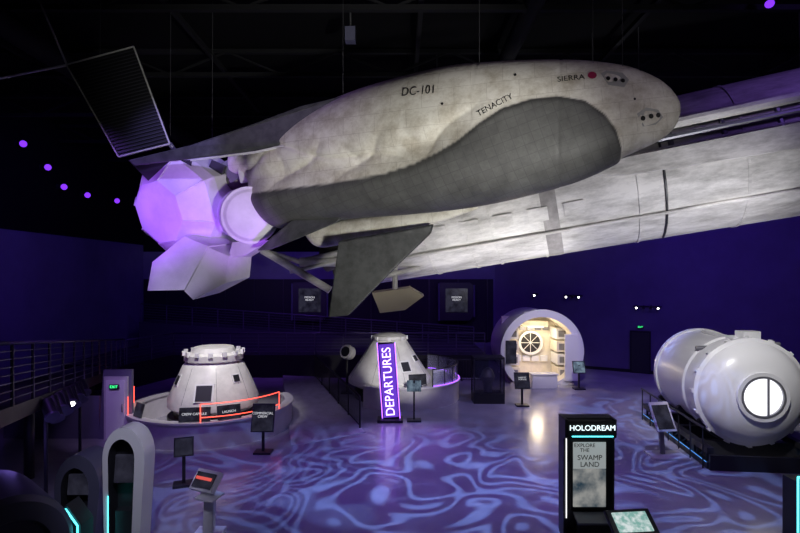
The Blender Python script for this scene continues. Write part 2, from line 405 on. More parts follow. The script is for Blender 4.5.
M_rocket=rocket_mat()
M_soot=mat('booster_soot',(0.36,0.34,0.33),0.6,grime=.4,gscale=2)
b=B('rocket_booster')
R=1.83; prof=[(0,-1.3),(1.5,-1.3),(R*0.98,-1.1),(R,-0.9)]
for k in(1.0,2.2,2.9,4.2,6.6,9.0,11.5,15):
    prof+=[(R,k-0.03),(R+0.025,k-0.03),(R+0.025,k+0.03),(R,k+0.03)]
prof+=[(R,18),(0,18)]
b.lathe(prof,M_rocket,Z,ad,seg=96)
b.lathe([(R+.004,4.25),(R+.012,4.3),(R+.012,4.6),(R+.004,4.65)],M_soot,Z,ad,seg=96)
side=Vector((0,0,1)).cross(ad).normalized()
if side.y>0: side=-side
upv=ad.cross(side); upv=upv if upv.z>0 else -upv
def rp(h,ang,r):
    return Z+ad*h+(side*math.cos(ang)+upv*math.sin(ang))*r
for ang,w,h0,h1,m in((0.42,0.14,3.5,18,M_rocket),(0.24,0.08,4.5,18,M_grey),(0.12,0.04,4.5,18,M_rocket),(-0.75,0.05,0,18,M_rocket)):
    b.tube(rp(h0,ang,R+w*0.8),rp(h1,ang,R+w*0.8),w,m,seg=10)
for i in range(12):
    b.tube(rp(4+i*1.15,0.05,R+0.02),rp(4+i*1.15,0.5,R+0.05),0.07,M_grey,seg=8)
legp=[rp(5.2,-0.02,R+.02),rp(6.4,0.08,R+.12),rp(13.6,0.06,R+.2),rp(13.6,-0.28,R+.16),rp(6.4,-0.14,R+.12)]
b.prism(legp,side*0.12,M_rocket)
for i in range(5):
    b.prism([rp(1.2+i*.9,-0.35,R+.01),rp(1.7+i*.9,-0.35,R+.01),rp(1.7+i*.9,-0.55,R+.01),rp(1.2+i*.9,-0.55,R+.01)],side*0.03,M_rocket)
for k in range(9):
    an=k*math.pi/4; rr=1.15 if k<8 else 0
    b.lathe([(0.18,-1.2),(0.22,-1.5),(0.38,-1.9),(0.45,-2.3),(0.42,-2.3),(0.2,-1.6)],M_copper,Z+(side*math.cos(an)+upv*math.sin(an))*rr,ad,seg=20)
for (p,q_,w) in (((262,250,15.5),(330,290,15.3),0.11),((300,262,15.6),(372,262,15.6),0.14),((300,262,15.6),(360,248,15.6),0.09),((290,272,15.5),(335,262,15.5),0.06),((340,286,15.2),(420,268,15.5),0.08),((262,250,15.5),(300,262,15.6),0.07)):
    b.tube(sp(*p),sp(*q_),w,M_rocket,seg=12)
b.prism([sp(*p) for p in((372,293,15.0),(410,288,15.0),(424,296,15.0),(405,310,15.0),(380,313,15.0))],(0,.35,.05),M_wood)
b.tube(sp(395,290,15.2),sp(395,262,15.6),0.08,M_rocket)
for h in(7.2,12.2): b.path([rp(h,t,R+.03) for t in np.linspace(-1.4,1.5,14)],0.03,M_dark)
b.done()
for h,an in((1.5,1.5),(6,1.5),(7.2,1.5),(11,1.5),(12.2,1.5)): cable(rp(h,an,R-.02),.015)

# ------------------------------------------------------------ ring counters with capsules
def ring(b,c,R1,h,m,a0,a1,lip=0.06,t=0.2,z=0):
    b.lathe([(R1-t,z),(R1,z),(R1,z+h-lip),(R1+0.05,z+h-lip),(R1+0.05,z+h),(R1-t-0.05,z+h),(R1-t-0.05,z+h-lip),(R1-t,z+h-lip),(R1-t,z)],m,c,(0,0,1),seg=72,a0=a0,a1=a1)
def arcpts(c,r,z,a0,a1,n=24): return [Vector((c[0]+r*math.cos(a0+(a1-a0)*i/n),c[1]+r*math.sin(a0+(a1-a0)*i/n),z)) for i in range(n+1)]
D=math.radians
cL=(-6.5,18.5,0)
b=B('display_counter'); ring(b,cL,2.7,0.8,M_counter,D(-215),D(35))
for a0,a1 in((-178,-140),(-78,-20)):
    for z in(0.95,1.35):
        b.path(arcpts(cL,2.68,z,D(a0),D(a1),14),0.014,M_red)
    for a_ in(a0,a1): 
        p=arcpts(cL,2.68,0,D(a_),D(a_),1)[0]; b.tube(p+Vector((0,0,.78)),p+Vector((0,0,1.35)),0.014,M_red)
for a_,w in((-150,0.5),(-128,0.45),(-82,0.9),(-60,0.7)):
    p=arcpts(cL,2.55,1.02,D(a_),D(a_),1)[0]; b.box(p,(w,0.05,0.42),M_scr_dk,(D(-15),0,D(a_+90)))
o=b.done()
for a_,t_ in((-150,'CREW'),(-82,'CREW CAPSULE'),(-60,'LAUNCH')):
    p=arcpts(cL,2.6,1.05,D(a_),D(a_),1)[0]; text('counter_caption',t_,p+Vector((0,-0.02,0)),0.1,M_txtw,(D(75),0,D(a_+90)),o)

def cone_rad(prof,z):
    return float(np.interp(z,[p[1] for p in prof],[p[0] for p in prof]))
def capsule(c,prof,win,knob,ped):
    b=B('space_capsule')
    b.lathe(prof,M_white,c,(0,0,1),seg=64)
    b.lathe([(0,0.0),(ped,0.0),(ped,prof[0][1]-0.15),(prof[0][0],prof[0][1]-0.15),(prof[0][0],prof[0][1]+0.01)],M_dark,c,(0,0,1),seg=48)
    for an,z,w,h,m in win:
        r=cone_rad(prof,z); r2=cone_rad(prof,z+0.2); tilt=math.atan2(r-r2,0.2)
        a_=D(an); p=Vector((c[0]+(r+0.0)*math.cos(a_),c[1]+(r+0.0)*math.sin(a_),z))
        b.box(p,(w,0.08,h),m,(-tilt,0,a_+math.pi/2))
        if m is M_dark: b.box(p-Vector((math.cos(a_),math.sin(a_),0))*0.02,(w+.1,0.08,h+.1),M_white2,(-tilt,0,a_+math.pi/2))
    for k in range(knob):
        a_=2*math.pi*k/knob; r=cone_rad(prof,prof[-4][1]); b.box((c[0]+r*math.cos(a_),c[1]+r*math.sin(a_),prof[-4][1]+.05),(0.14,0.1,0.16),M_white2,(0,0,a_+math.pi/2))
    for k in range(8):
        a_=2*math.pi*(k+.5)/8
        pts=[Vector((c[0]+(r_+.002)*math.cos(a_),c[1]+(r_+.002)*math.sin(a_),z_)) for r_,z_ in prof[2:5]]
        b.path(pts,0.007,M_grey)
    return b.done(bevel=0.01)
capsule((-6.45,18.5,0),[(1.3,0.62),(1.5,0.78),(1.5,1.0),(1.32,1.45),(1.02,2.12),(0.9,2.25),(0.98,2.3),(0.98,2.5),(0.72,2.55),(0.66,2.72),(0,2.74)],
  [(-84,1.38,.5,.5,M_dark),(-35,1.75,.22,.22,M_dark),(-140,1.7,.2,.3,M_dark)],14,1.5)
cC=(0.1,22.8,0)
capsule((-0.45,22.9,0),[(1.45,0.5),(1.76,0.66),(1.76,0.85),(1.25,1.6),(0.76,2.38),(0.7,2.45),(0.74,2.48),(0.74,2.6),(0.5,2.7),(0,2.72)],
  [(-60,1.45,.35,.4,M_dark),(-25,1.7,.25,.25,M_dark)],8,1.5)
b=B('display_counter'); ring(b,cC,2.4,0.85,M_counter,D(-130),D(60))
b.lathe([(2.36,.85),(2.36,1.5),(2.34,1.5),(2.34,.85)],M_glass,cC,(0,0,1),seg=60,a0=D(-60),a1=D(60))
b.path(arcpts(cC,2.35,1.52,D(-60),D(60),30),0.03,M_dark); b.path(arcpts(cC,2.42,0.88,D(-60),D(60),30),0.012,M_purn)
for a_ in range(-60,61,15):
    p=arcpts(cC,2.35,.85,D(a_),D(a_),1)[0]; b.tube(p,p+Vector((0,0,.67)),0.025,M_dark)
for a_,w in((-75,0.7),(-50,0.6),(-25,0.5)):
    p=arcpts(cC,2.25,1.15,D(a_),D(a_),1)[0]; b.box(p,(w,0.05,0.42),M_scr_dk,(D(-15),0,D(a_+90)))
b.done()
b=B('docking_cover'); c=sp(347,352,23.5)
b.lathe([(0,.12),(.3,.12),(.33,0),(.3,-.25),(0,-.25)],M_white,c,(-0.5,-0.8,0.3),seg=24); b.lathe([(0,.14),(.22,.14),(.22,.1)],M_dark,c,(-0.5,-0.8,0.3),seg=24)
b.tube(c,(c.x,c.y,0.0),0.05,M_dark); b.box((c.x,c.y,0.03),(.5,.5,.06),M_dark); b.done()

# departures pylon
b=B('neon_pylon_sign'); p=Vector((-0.35,19.0,0)); ln=D(-4)
b.box(p+Vector((0,0,.05)),(0.9,0.6,0.1),M_dark); b.box(p+Vector((-.05,0,1.45)),(0.6,0.14,2.7),M_dark,(0,ln,0)); b.box(p+Vector((-.05,-.075,1.45)),(0.52,0.02,2.6),M_signbk,(0,ln,0))
for sx_ in(-.31,.31): b.tube(p+Vector((sx_+.04,-.09,.12)),p+Vector((sx_-.15,-.09,2.8)),0.016,M_purn)
b.box(p+Vector((0.85,0,.75)),(0.06,.06,1.4),M_dark); b.box(p+Vector((0.85,-.03,1.25)),(0.5,.05,.4),M_scr_blue,(D(-15),0,0)); b.box(p+Vector((0.85,0,.03)),(.5,.4,.06),M_dark)
o=b.done(bevel=0.01)
text('sign_lettering','DEPARTURES',p+Vector((-.05,-0.1,1.42)),0.45,M_signtx,(math.pi/2,-math.pi/2+ln,0),o,ext=0.01,sx=0.92)

# ------------------------------------------------------------ railings, ramps
def railing(name,pts,h=1.05,gap=1.2,bars=6,m=M_dark,bal=False):
    b=B(name)
    for a_,c_ in zip(pts[:-1],pts[1:]):
        a_=Vector(a_);c_=Vector(c_); n=max(1,int((c_-a_).length/gap)); up=Vector((0,0,h))
        for i in range(n+1):
            q_=a_.lerp(c_,i/n); b.tube(q_,q_+up,0.03,m,seg=6)
        b.tube(a_+up,c_+up,0.035,m)
        if bal:
            nn=int((c_-a_).length/0.13)
            for i in range(nn): q_=a_.lerp(c_,i/nn); b.tube(q_+Vector((0,0,.08)),q_+up,0.012,m,seg=4)
            b.tube(a_+Vector((0,0,.08)),c_+Vector((0,0,.08)),0.02,m,seg=5)
        else:
            for k in range(bars): z=Vector((0,0,h*(k+1)/(bars+1))); b.tube(a_+z,c_+z,0.012,m,seg=4)
    return b.done()
M_rail=mat('railing_steel',(0.1,0.09,0.14),0.4,0.3)
M_deck=mat('deck_carpet',(0.04,0.04,0.055),0.8)
M_ramp=mat('ramp_concrete',(0.5,0.48,0.54),0.6,grime=0.2)
b=B('mezzanine_ramp')
P0=Vector((-6.6,8.5,2.95));P1=Vector((-12.4,24.0,1.15))
out=Vector((-1.8,-.6,0)).normalized()*1.8
b.prism([P0,P1,P1+out,P0+out],(0,0,-0.3),M_deck,M_dark)
for t in(0.12,0.35,0.85):
    q_=P0.lerp(P1,t)+out*.5; b.tube(q_-Vector((0,0,.3)),(q_.x,q_.y,0),0.12,M_dark,seg=10)
b.done()
railing('ramp_railing',[P0,P1],1.15,1.2,7,M_rail)
b=B('rear_walkway'); b.prism([(-15.3,24.1,1.15),(-12.4,24.1,1.15),(-11.5,27,1.15),(4.4,27,1.15),(4.4,31.9,1.15),(-15.3,31.9,1.15)],(0,0,-1.15),M_deck,M_black)
# upper return ramp sloping along the back wall
b.prism([(-14.5,29.6,1.15),(4.2,29.6,1.15),(4.2,29.6,1.3),(-14.5,29.6,2.6)],(0,1.8,0),M_deck)
b.done()
railing('walkway_railing',[(-12.4,24.2,1.15),(-11.5,27.1,1.15),(4.3,27.1,1.15)],1.1,1.4,6,M_rail)
railing('walkway_railing',[(-14.4,29.65,2.6),(4.1,29.65,1.3)],1.0,1.4,6,M_rail)
b=B('floor_ramp'); q_=[(-5.6,25.5,.4),(-3.9,25.2,.4),(-1.15,17.6,.02),(-3.3,16.2,.02)]
vs=[Vector(p_) for p_ in q_]; lo=[Vector((p_[0],p_[1],0)) for p_ in q_]
bb=b.bm; U=[bb.verts.new(v) for v in vs]; Lw=[bb.verts.new(v) for v in lo]; b.face(U,M_ramp); b.face(Lw[::-1],M_ramp)
for i in range(4): b.face([U[i],Lw[i],Lw[(i+1)%4],U[(i+1)%4]],M_ramp)
b.done()
railing('ramp_railing',[(-4.0,25.1,.38),(-1.35,18.0,.04)],1.05,1.5,6,M_dark,bal=True)
railing('stair_railing',[(0.5,26.2,0),(4.3,26.1,0)],1.05,1.2,6,M_dark,bal=True)

# ------------------------------------------------------------ habitat mockup
hx,hy,hr,hz=6.75,25.3,1.9,1.58
b=B('habitat_module'); n=40
def arcsec(r,y,z0=0):
    out_=[]
    aa0=-math.asin(min(1,hz/r)) if r>=hz else -math.pi/2
    for i in range(n+1):
        t=aa0+(math.pi-2*aa0)*i/n; out_.append(b.bm.verts.new((hx+r*math.cos(t),y,hz+r*math.sin(t))))
    return out_
HD=3.2
o1=arcsec(hr,hy);i1=arcsec(1.62,hy);o2=arcsec(hr,hy+HD);i2=arcsec(1.62,hy+HD)
of=arcsec(hr+.08,hy-.02);of2=arcsec(hr+.08,hy+.25);
for i in range(n):
    b.face([o1[i],o1[i+1],o2[i+1],o2[i]],M_white2,True); b.face([i1[i],i2[i],i2[i+1],i1[i+1]],M_warm,True)
    b.face([of[i],of[i+1],i1[i+1],i1[i]],M_white2); b.face([of[i],of2[i],of2[i+1],of[i+1]],M_white2,True)
    b.face([of2[i],of2[i+1],o1[i+1],o1[i]],M_white2)
b.face(i2,M_warm); b.box((hx,hy+HD/2,.04),(3.0,HD,.08),M_warm)
by=hy+1.9
b.lathe([(0.5,-.05),(0.62,-.05),(0.62,.1),(0.5,.1),(0.5,-.05)],M_white2,(hx-.1,by,1.75),(0,-1,0),seg=32)
b.lathe([(0,0),(0.5,0)],M_dark,(hx-.1,by+.05,1.75),(0,-1,0),seg=32)
for k in range(4):
    t=k*math.pi/4; d=Vector((math.cos(t),0,math.sin(t)))*.5; c_=Vector((hx-.1,by-.02,1.75)); b.tube(c_-d,c_+d,0.02,M_white2,seg=5)
b.box((hx,by+.2,1.6),(3.1,.1,3.0),M_warm)
for i in range(5): b.box((hx-.9+i*.4,by+.1,2.5),(.3,.12,.25),M_grey)
for i in range(4): b.box((hx-.75+i*.45,by+.08,.95),(.36,.14,.3),M_white2)
for sx_ in(-1,1):
    for k in range(4):
        b.box((hx+sx_*1.2,hy+1.2+.1*k,.45+k*.62),(.55,1.2,.52),M_white2 if k%2 else M_warm); b.box((hx+sx_*1.2,hy+.58+.1*k,.45+k*.62),(.35,.04,.3),M_grey)
b.box((hx,hy+1.6,2.75),(1.3,.5,.3),M_warm); b.box((hx,hy+1.2,2.62),(.8,.12,.05),M_wlow)
b.box((hx-.1,hy-.6,.3),(1.15,.5,.6),M_white2); b.box((hx-.1,hy-.6,.63),(1.25,.6,.05),M_white2)
b.box((hx+1.35,hy-.08,1.3),(.62,.1,2.2),M_white2); b.box((hx-1.5,hy-.06,1.55),(.5,.08,1.1),M_scr_dk)
b.done(bevel=0.01)

# ------------------------------------------------------------ glass display case
b=B('display_case'); x,y=3.6,21.9
b.box((x,y,.2),(1.25,.8,.4),M_dark); b.box((x,y,1.83),(1.25,.8,.08),M_dark); b.box((x,y,1.1),(1.2,.75,1.36),M_glassd)
for i in(-1,1):
    for j in(-1,1): b.box((x+i*.6,y+j*.38,1.1),(.05,.05,1.4),M_dark)
b.tube((x,y,.4),(x,y,.8),.18,M_grey,seg=16); b.lathe([(0,0),(.22,0),(.3,.25),(.2,.5),(.08,.6),(0,.6)],M_grey,(x,y,.8),seg=24)
b.done()

# ------------------------------------------------------------ information stands
def stand(loc,h,w,ph,m_scr,cap=None,rz=0,tilt=-20):
    b=B('information_stand'); c=Vector(loc); R3=Euler((0,0,rz)).to_matrix()
    b.box(c+Vector((0,0,.03)),(.5,.4,.06),M_dark,(0,0,rz)); b.box(c+Vector((0,0,h*.45)),(.08,.06,h*.85),M_dark,(0,0,rz))
    b.box(c+Vector((0,0,h-ph/2)),(w+.06,.06,ph+.06),M_dark,(D(tilt),0,rz)); b.box(c+R3@Vector((0,-.035,h-ph/2+.01)),(w,.03,ph),m_scr,(D(tilt),0,rz))
    o=b.done(bevel=.006)
    if cap: text('caption',cap,c+R3@Vector((0,-.07,h-ph/2+.1)),ph*.13,M_txtw,(D(90+tilt),0,rz),o,ext=.001)
stand((4.85,21.2,0),1.3,.55,.6,M_scr_dk,'HABITAT\nMODULE')
stand((8.15,24.3,0),1.25,.5,.5,M_scr_blue)
stand((-4.0,15.6,0),1.4,.6,.75,M_scr_dk,'COMMERCIAL\nCREW')
stand((-5.35,13.2,0),1.15,.4,.4,M_scr_dk,None,D(20))
b=B('information_lectern'); x,y=7.55,15.3
b.box((x+.1,y,.03),(1.0,.7,.06),M_counter); b.box((x,y+.1,.5),(.12,.1,.95),M_grey,(D(-8),0,0)); b.box((x-.05,y-.05,1.15),(.6,.06,.85),M_counter,(D(-30),0,D(10))); b.box((x-.05,y-.09,1.15),(.5,.03,.7),M_scr_dk,(D(-30),0,D(10))); b.done(bevel=.01)

# ------------------------------------------------------------ pressure vessel on cradle
fr=Vector((9.7,14.6,1.95)); re=Vector((10.15,18.6,1.95)); va=(fr-re).normalized()
b=B('airlock_module')
b.lathe([(0,-4.2),(.7,-4.15),(1.1,-3.9),(1.38,-3.5),(1.4,-3.4),(1.46,-3.4),(1.46,-3.25),(1.4,-3.25),(1.4,-1.25),(1.47,-1.22),(1.47,-1.05),(1.42,-1.0),(1.42,-.4),(1.5,-.36),(1.5,-.2),(1.4,-.15),(1.33,.02),(1.1,.22),(.8,.34),(.66,.38),(.66,.46),(.56,.46),(.56,.36)],M_white2,fr,va,seg=72)
b.lathe([(0,.34),(.56,.36)],M_wlow,fr,va,seg=40)
b.lathe([(.5,.4),(.56,.4),(.56,.47),(.5,.47),(.5,.4)],M_grey,fr,va,seg=40)
sd=va.cross(Vector((0,0,1))).normalized()
b.tube(fr+va*.45-sd*.12+Vector((0,0,.5)),fr+va*.45-sd*.12-Vector((0,0,.5)),.03,M_grey)
for k in range(16):
    t=2*math.pi*k/16; q_=fr-va*.28+(sd*math.cos(t)+Vector((0,0,1))*math.sin(t))*1.5; b.box(q_,(.1,.14,.1),M_white2,(0,t,0))
b.tube(fr+va*-.6+Vector((0,0,1.42))+sd*.2,fr+va*-2.6+Vector((0,0,1.42))+sd*.2,.07,M_white2)
b.tube(fr-va*1.0+sd*1.1+Vector((0,0,1.1)),fr-va*1.0-sd*1.2+Vector((0,0,1.25)),.06,M_grey)
b.box(fr-va*.9+Vector((.3,0,1.5)),(.5,.4,.25),M_white2)
vessel=b.done()
b=B('module_cradle')
cc=(fr+re)/2; rz=math.atan2(va.y,va.x)+math.pi/2
for sgn in(-1,1):
    b.box(cc+sd*sgn*1.35+Vector((0,0,.5-1.95)),(.18,5.0,.16),M_dark,(0,0,rz)); b.box(cc+sd*sgn*1.35+Vector((0,0,.1-1.95)),(.18,5.0,.16),M_dark,(0,0,rz))
    b.path([cc+sd*sgn*1.46+va*t+Vector((0,0,.2-1.95)) for t in(-2.5,2.5)],.012,M_blue)
    for k in range(9):
        q_=cc+sd*sgn*1.35+va*(k-4)*.58; b.tube((q_.x,q_.y,.1),(q_.x,q_.y,.55),.04,M_dark)
        q2=q_+va*.58
        if k<8: b.tube((q_.x,q_.y,.12),(q2.x,q2.y,.5),.025,M_dark,seg=5)
    b.path([cc+sd*sgn*1.5+va*t+Vector((0,0,1.1-1.95)) for t in(-2.5,2.5)],.03,M_dark)
    for k in range(7):
        q_=cc+sd*sgn*1.5+va*(k-3)*.8; b.tube((q_.x,q_.y,0),(q_.x,q_.y,1.1),.02,M_dark,seg=5)
q_=cc+va*2.55; b.box((q_.x,q_.y,.2),(2.8,.08,.4),M_dark,(0,0,rz))
for k in(-1.5,0,1.5):
    q_=cc+va*k
    arc=[q_+sd*math.sin(t)*1.5-Vector((0,0,1))*math.cos(t)*1.5 for t in np.linspace(-.95,.95,13)]
    b.path(arc,.08,M_dark); b.box((q_.x,q_.y,.25),(2.8,.2,.5),M_dark,(0,0,rz))
cr=b.done(); par(cr,vessel)

# ------------------------------------------------------------ tall interactive kiosk
b=B('arcade_kiosk'); x,y=3.7,10.35
b.box((x,y+.1,.08),(.95,.75,.16),M_dark)
for xx_ in(-.5,.44):
    b.prism([(x+xx_,y+.1,.1),(x+xx_,y+.42,.1),(x+xx_,y+.42,2.4),(x+xx_,y-.02,2.4),(x+xx_,y-.02,2.05),(x+xx_,y+.08,2.0)],(.06,0,0),M_dark)
b.box((x,y+.26,1.25),(.9,.28,2.3),M_dark); b.box((x,y+.06,2.22),(.94,.2,.3),M_black)
b.box((x,y+.1,1.27),(.72,.05,1.32),M_black); b.box((x,y+.07,1.3),(.64,.02,1.26),M_scr_swamp)
b.box((x,y+.06,1.68),(.64,.012,.52),mat('poster_pale',(.5,.5,.5),.4,emi=(.5,.55,.55),es=.5))
b.box((x-.45,y+.07,1.3),(.02,.02,1.7),M_wlow); b.box((x+.02,y-.05,2.08),(.8,.02,.02),M_cyan)
b.box((x,y-.05,.5),(.62,.3,.05),M_grey,(D(20),0,0)); b.box((x,y+.0,.3),(.5,.2,.4),M_dark)
o=b.done(bevel=.012)
text('header_lettering','HOLODREAM',(x+.02,y-.05,2.24),.145,emis('header_letters',(.8,.95,1),1.5),XF,o,ext=.008)
text('poster_lettering','EXPLORE\nTHE',(x-.1,y+.045,1.83),.1,M_txtd,XF,o,ext=.002)
text('poster_lettering','SWAMP\nLAND',(x,y+.045,1.57),.14,M_txtd,XF,o,ext=.002)
b=B('touchscreen_kiosk'); x,y=3.98,9.15
b.box((x,y,.04),(.6,.5,.08),M_dark); b.box((x,y+.05,.45),(.3,.2,.85),M_dark); b.box((x,y,.93),(.8,.5,.07),M_dark,(D(35),0,D(6))); b.box((x,y-.02,.975),(.62,.36,.02),M_scr_green,(D(35),0,D(6))); b.done(bevel=.015)

# ------------------------------------------------------------ lower-left simulators
def crescent(name,cx,cy,wd,h,dp,scr,msh,th=.16,neon=True):
    b=B(name)
    outl=[];inl=[]
    for i in range(25):
        t=math.pi*i/24; outl.append((cx+wd*math.cos(t),h-wd*1.5+wd*1.5*math.sin(t)))
        inl.append((cx-.04+(wd-th)*math.cos(t),h-wd*1.5+(wd-th)*1.5*math.sin(t)))
    outl=[(cx+wd*.7,0)]+outl+[(cx-wd*.9,0)]; inl=[(cx+wd*.7-th,0)]+inl+[(cx-wd*.9+th*.6,0)]
    y0,y1=cy,cy+dp; n_=len(outl)
    A_=[[b.bm.verts.new((p[0],y_,p[1])) for p in L_] for L_ in(outl,inl) for y_ in(y0,y1)]
    for i in range(n_-1):
        b.face([A_[0][i],A_[0][i+1],A_[2][i+1],A_[2][i]],msh); b.face([A_[0][i],A_[1][i],A_[1][i+1],A_[0][i+1]],msh,True)
        b.face([A_[2][i],A_[2][i+1],A_[3][i+1],A_[3][i]],M_dark,True); b.face([A_[1][i],A_[3][i],A_[3][i+1],A_[1][i+1]],msh)
    b.prism([(p[0],y1-.1,p[1]) for p in inl],(0,.05,0),M_dark)
    b.box((cx-.04,cy+.15,h*.68),(wd*.95,.06,h*.2),scr,(D(-8),0,0)); b.box((cx-.02,cy+.22,.45),(wd*1.0,.2,.9),M_dark)
    if neon: b.tube((cx-wd*.7,cy-.02,.2),(cx-wd*.7,cy-.02,h*.5),.01,M_cyan)
    return b.done()
crescent('simulator_pod',-4.98,9.6,.38,2.45,.42,M_scr_dk,M_white2,th=.14)
crescent('simulator_pod',-6.0,9.9,.42,1.85,.6,M_scr_dk,M_pod,neon=False)
b=B('simulator_drum')
b.lathe([(0,-.9),(.8,-.9),(.88,-.8),(.88,.8),(.8,.9),(.55,.95),(.5,.85),(0,.85)],M_pod,(-6.6,8.7,.92),(.75,-.65,0),seg=48); b.box((-6.6,8.7,.1),(1.4,1.2,.2),M_dark); b.done()
b=B('control_kiosk'); x,y=-3.85,10.6
b.box((x+.05,y,.05),(.55,.5,.1),M_white2); b.box((x+.05,y+.05,.5),(.2,.16,.9),M_white2,(D(-6),0,0)); b.box((x,y,1.1),(.58,.12,.42),M_white2,(D(-40),0,D(-25))); b.box((x-.02,y-.06,1.14),(.48,.04,.3),M_scr_dk,(D(-40),0,D(-25)))
b.box((x-.02,y-.085,1.19),(.4,.02,.06),M_redsc,(D(-40),0,D(-25)));b.box((x-.02,y-.13,1.07),(.3,.02,.05),M_redsc,(D(-40),0,D(-25)))
b.box((x+.1,y-.1,.85),(.45,.35,.04),M_white2,(D(10),0,D(-25))); b.done(bevel=.01)
b=B('neon_floor_console'); x,y=-5.5,8.95
b.prism([(x-.25,y,0),(x+.15,y,0),(x+.15,y,1.0),(x-.1,y,1.35),(x-.25,y,1.2)],(0,.35,0),M_dark)
b.path([Vector((x-.2,y-.02,.1)),Vector((x-.2,y-.02,1.15)),Vector((x-.1,y-.02,1.28)),Vector((x+.1,y-.02,1.0)),Vector((x+.1,y-.02,.1))],.014,M_cyan); b.done()
b=B('neon_floor_console'); x,y=7.15,9.5
b.box((x+.15,y+.2,.75),(.4,.4,1.5),M_dark); b.tube((x-.06,y,.05),(x-.06,y,1.6),.016,M_cyan); b.tube((x-.06,y,1.6),(x+.3,y,1.6),.016,M_cyan); b.done()

# left service wall with doorway, exit sign
b=B('wall_partition'); b.prism([(-9.55,16.9,0),(-8.5,16.9,0),(-8.5,16.9,2.2),(-9.4,16.9,2.2)],(0,.12,0),M_wall); b.prism([(-12.6,16.95,0),(-9.56,16.95,0),(-9.56,16.95,1.35),(-12.6,16.95,1.35)],(0,.1,0),M_wall); b.done()
b=B('door_1'); b.box((-8.95,16.82,1.0),(.74,.08,2.0),M_counter); b.box((-8.95,16.77,.97),(.58,.04,1.85),M_white2); b.tube((-8.72,16.73,.9),(-8.72,16.73,1.15),.02,M_grey); b.done()
def exit_sign(loc,rz):
    b=B('exit_sign'); b.box(loc,(.3,.05,.14),M_dark,(0,0,rz)); o=b.done(); n_=Vector((math.sin(rz),-math.cos(rz),0))
    text('exit_lettering','EXIT',Vector(loc)+n_*.03,.12,M_green,(math.pi/2,0,rz),o,ext=.002)
exit_sign((-8.95,16.7,1.7),0)
wd=(Vector((*C4,0))-Vector((*C3,0))).normalized(); wrz=math.atan2(wd.y,wd.x); wn=Vector((wd.y,-wd.x,0))
def onwall(x,z,off=0.05):
    t=(x-C3[0])/wd.x; p=Vector((*C3,0))+wd*t+wn*off; return Vector((p.x,p.y,z))
b=B('door_2'); b.box(onwall(12.75,1.12,.06),(1.0,.08,2.25),M_black,(0,0,wrz)); b.box(onwall(12.75,1.1,.1),(.86,.04,2.1),M_dark,(0,0,wrz)); b.done()
exit_sign(onwall(12.75,2.45,.06),wrz)
b=B('baseboard_right'); b.box(onwall((C3[0]+C4[0])/2,.08,.02),((Vector(C4)-Vector(C3)).length,.04,.16),M_black,(0,0,wrz)); b.done()
for x,z,k in((9.75,4.05,3),(13.05,3.55,4),(7.9,4.1,1)):
    b=B('wall_spotlight'); b.tube(onwall(x-.3*k/2,z,.08),onwall(x+.3*k/2,z,.08),.03,M_dark)
    for i in range(k):
        q_=onwall(x+(i-(k-1)/2)*.3,z,.14); b.tube(q_,q_+wn*.2-Vector((0,0,.08)),.07,M_dark,seg=12); 
        if i in(0,k-1): b.tube(q_+wn*.2-Vector((0,0,.08)),q_+wn*.215-Vector((0,0,.086)),.045,M_wl,seg=12)
    b.done()
for x in(-5.35,3.35):
    b=B('wall_monitor'); y=31.6; z=3.6
    b.prism([(x-1.0,y,z-1.1),(x+.8,y,z-1.1),(x+1.0,y,z-.8),(x+1.0,y,z+1.0),(x+.8,y,z+1.15),(x-1.0,y,z+1.15)],(0,.3,0),M_dark)
    b.box((x,y-.02,z+.1),(1.3,.04,1.4),M_scr_dk); b.tube((x-1.05,y,z-1.1),(x-1.05,y,z+1.1),.05,M_pod); b.tube((x+1.05,y,z-.9),(x+1.05,y,z+1.0),.05,M_pod)
    o=b.done(); text('monitor_text','MISSION\nREADY',(x,y-.05,z+.2),.16,M_txtw,XF,o,ext=.002)

# wall-mounted & ceiling lamps
for y,z in((21.5,10.5),(23,9.86),(24.1,9.2),(25.9,9.1),(28.6,9.2)):
    b=B('wall_uplight'); p=Vector((-15.2,y,z)); d=Vector((.6,-.75,-.25)).normalized()
    b.box((-15.44,y,z),(.1,.2,.2),M_dark); b.tube((-15.44,y,z),p,.03,M_dark); b.tube(p-d*.15,p+d*.15,.15,M_dark,seg=14); b.tube(p+d*.15,p+d*.165,.13,M_lamp,seg=14); b.done()
def can(p,d,m=M_lamp,r=.1,name='ceiling_spotlight',zt=11.98):
    b=B(name); p=Vector(p); d=Vector(d).normalized(); b.tube(p,p-d*.35,r,M_dark,seg=14); b.tube(p,p+d*.015,r*.9,m,seg=14); b.tube(p-d*.2,(p.x-d.x*.2,p.y-d.y*.2,zt),.012,M_dark,seg=5); return b.done()
can((7.9,11.4,11),(-.3,-.5,-.7))
b=B('ceiling_projector'); b.box((-1.2,12.9,11.0),(.24,.24,.34),M_pod); b.tube((-1.2,12.9,11.1),(-1.2,12.9,11.98),.02,M_cable); b.done()
b=B('stage_light_rail'); b.tube((-7.7,11.6,2.45),(-9.0,15.0,2.2),.04,M_dark)
b.tube((-7.7,11.6,2.45),(-7.7,11.6,0),.04,M_dark); b.tube((-9.0,15.0,2.2),(-9.0,15.0,0),.04,M_dark)
for i in range(9):
    t=i/8; q_=Vector((-7.7,11.6,2.45)).lerp(Vector((-9.0,15.0,2.2)),t); e_=q_+Vector((.26,-.2,-.26-.12*(i%2))); b.tube(q_,e_,.13,M_dark,seg=12); b.tube(e_,e_+(e_-q_)*.12,.15,M_pod,seg=12)
    if i==4: b.tube(e_+(e_-q_)*.12,e_+(e_-q_)*.15,.08,M_wl,seg=12)
b.done()

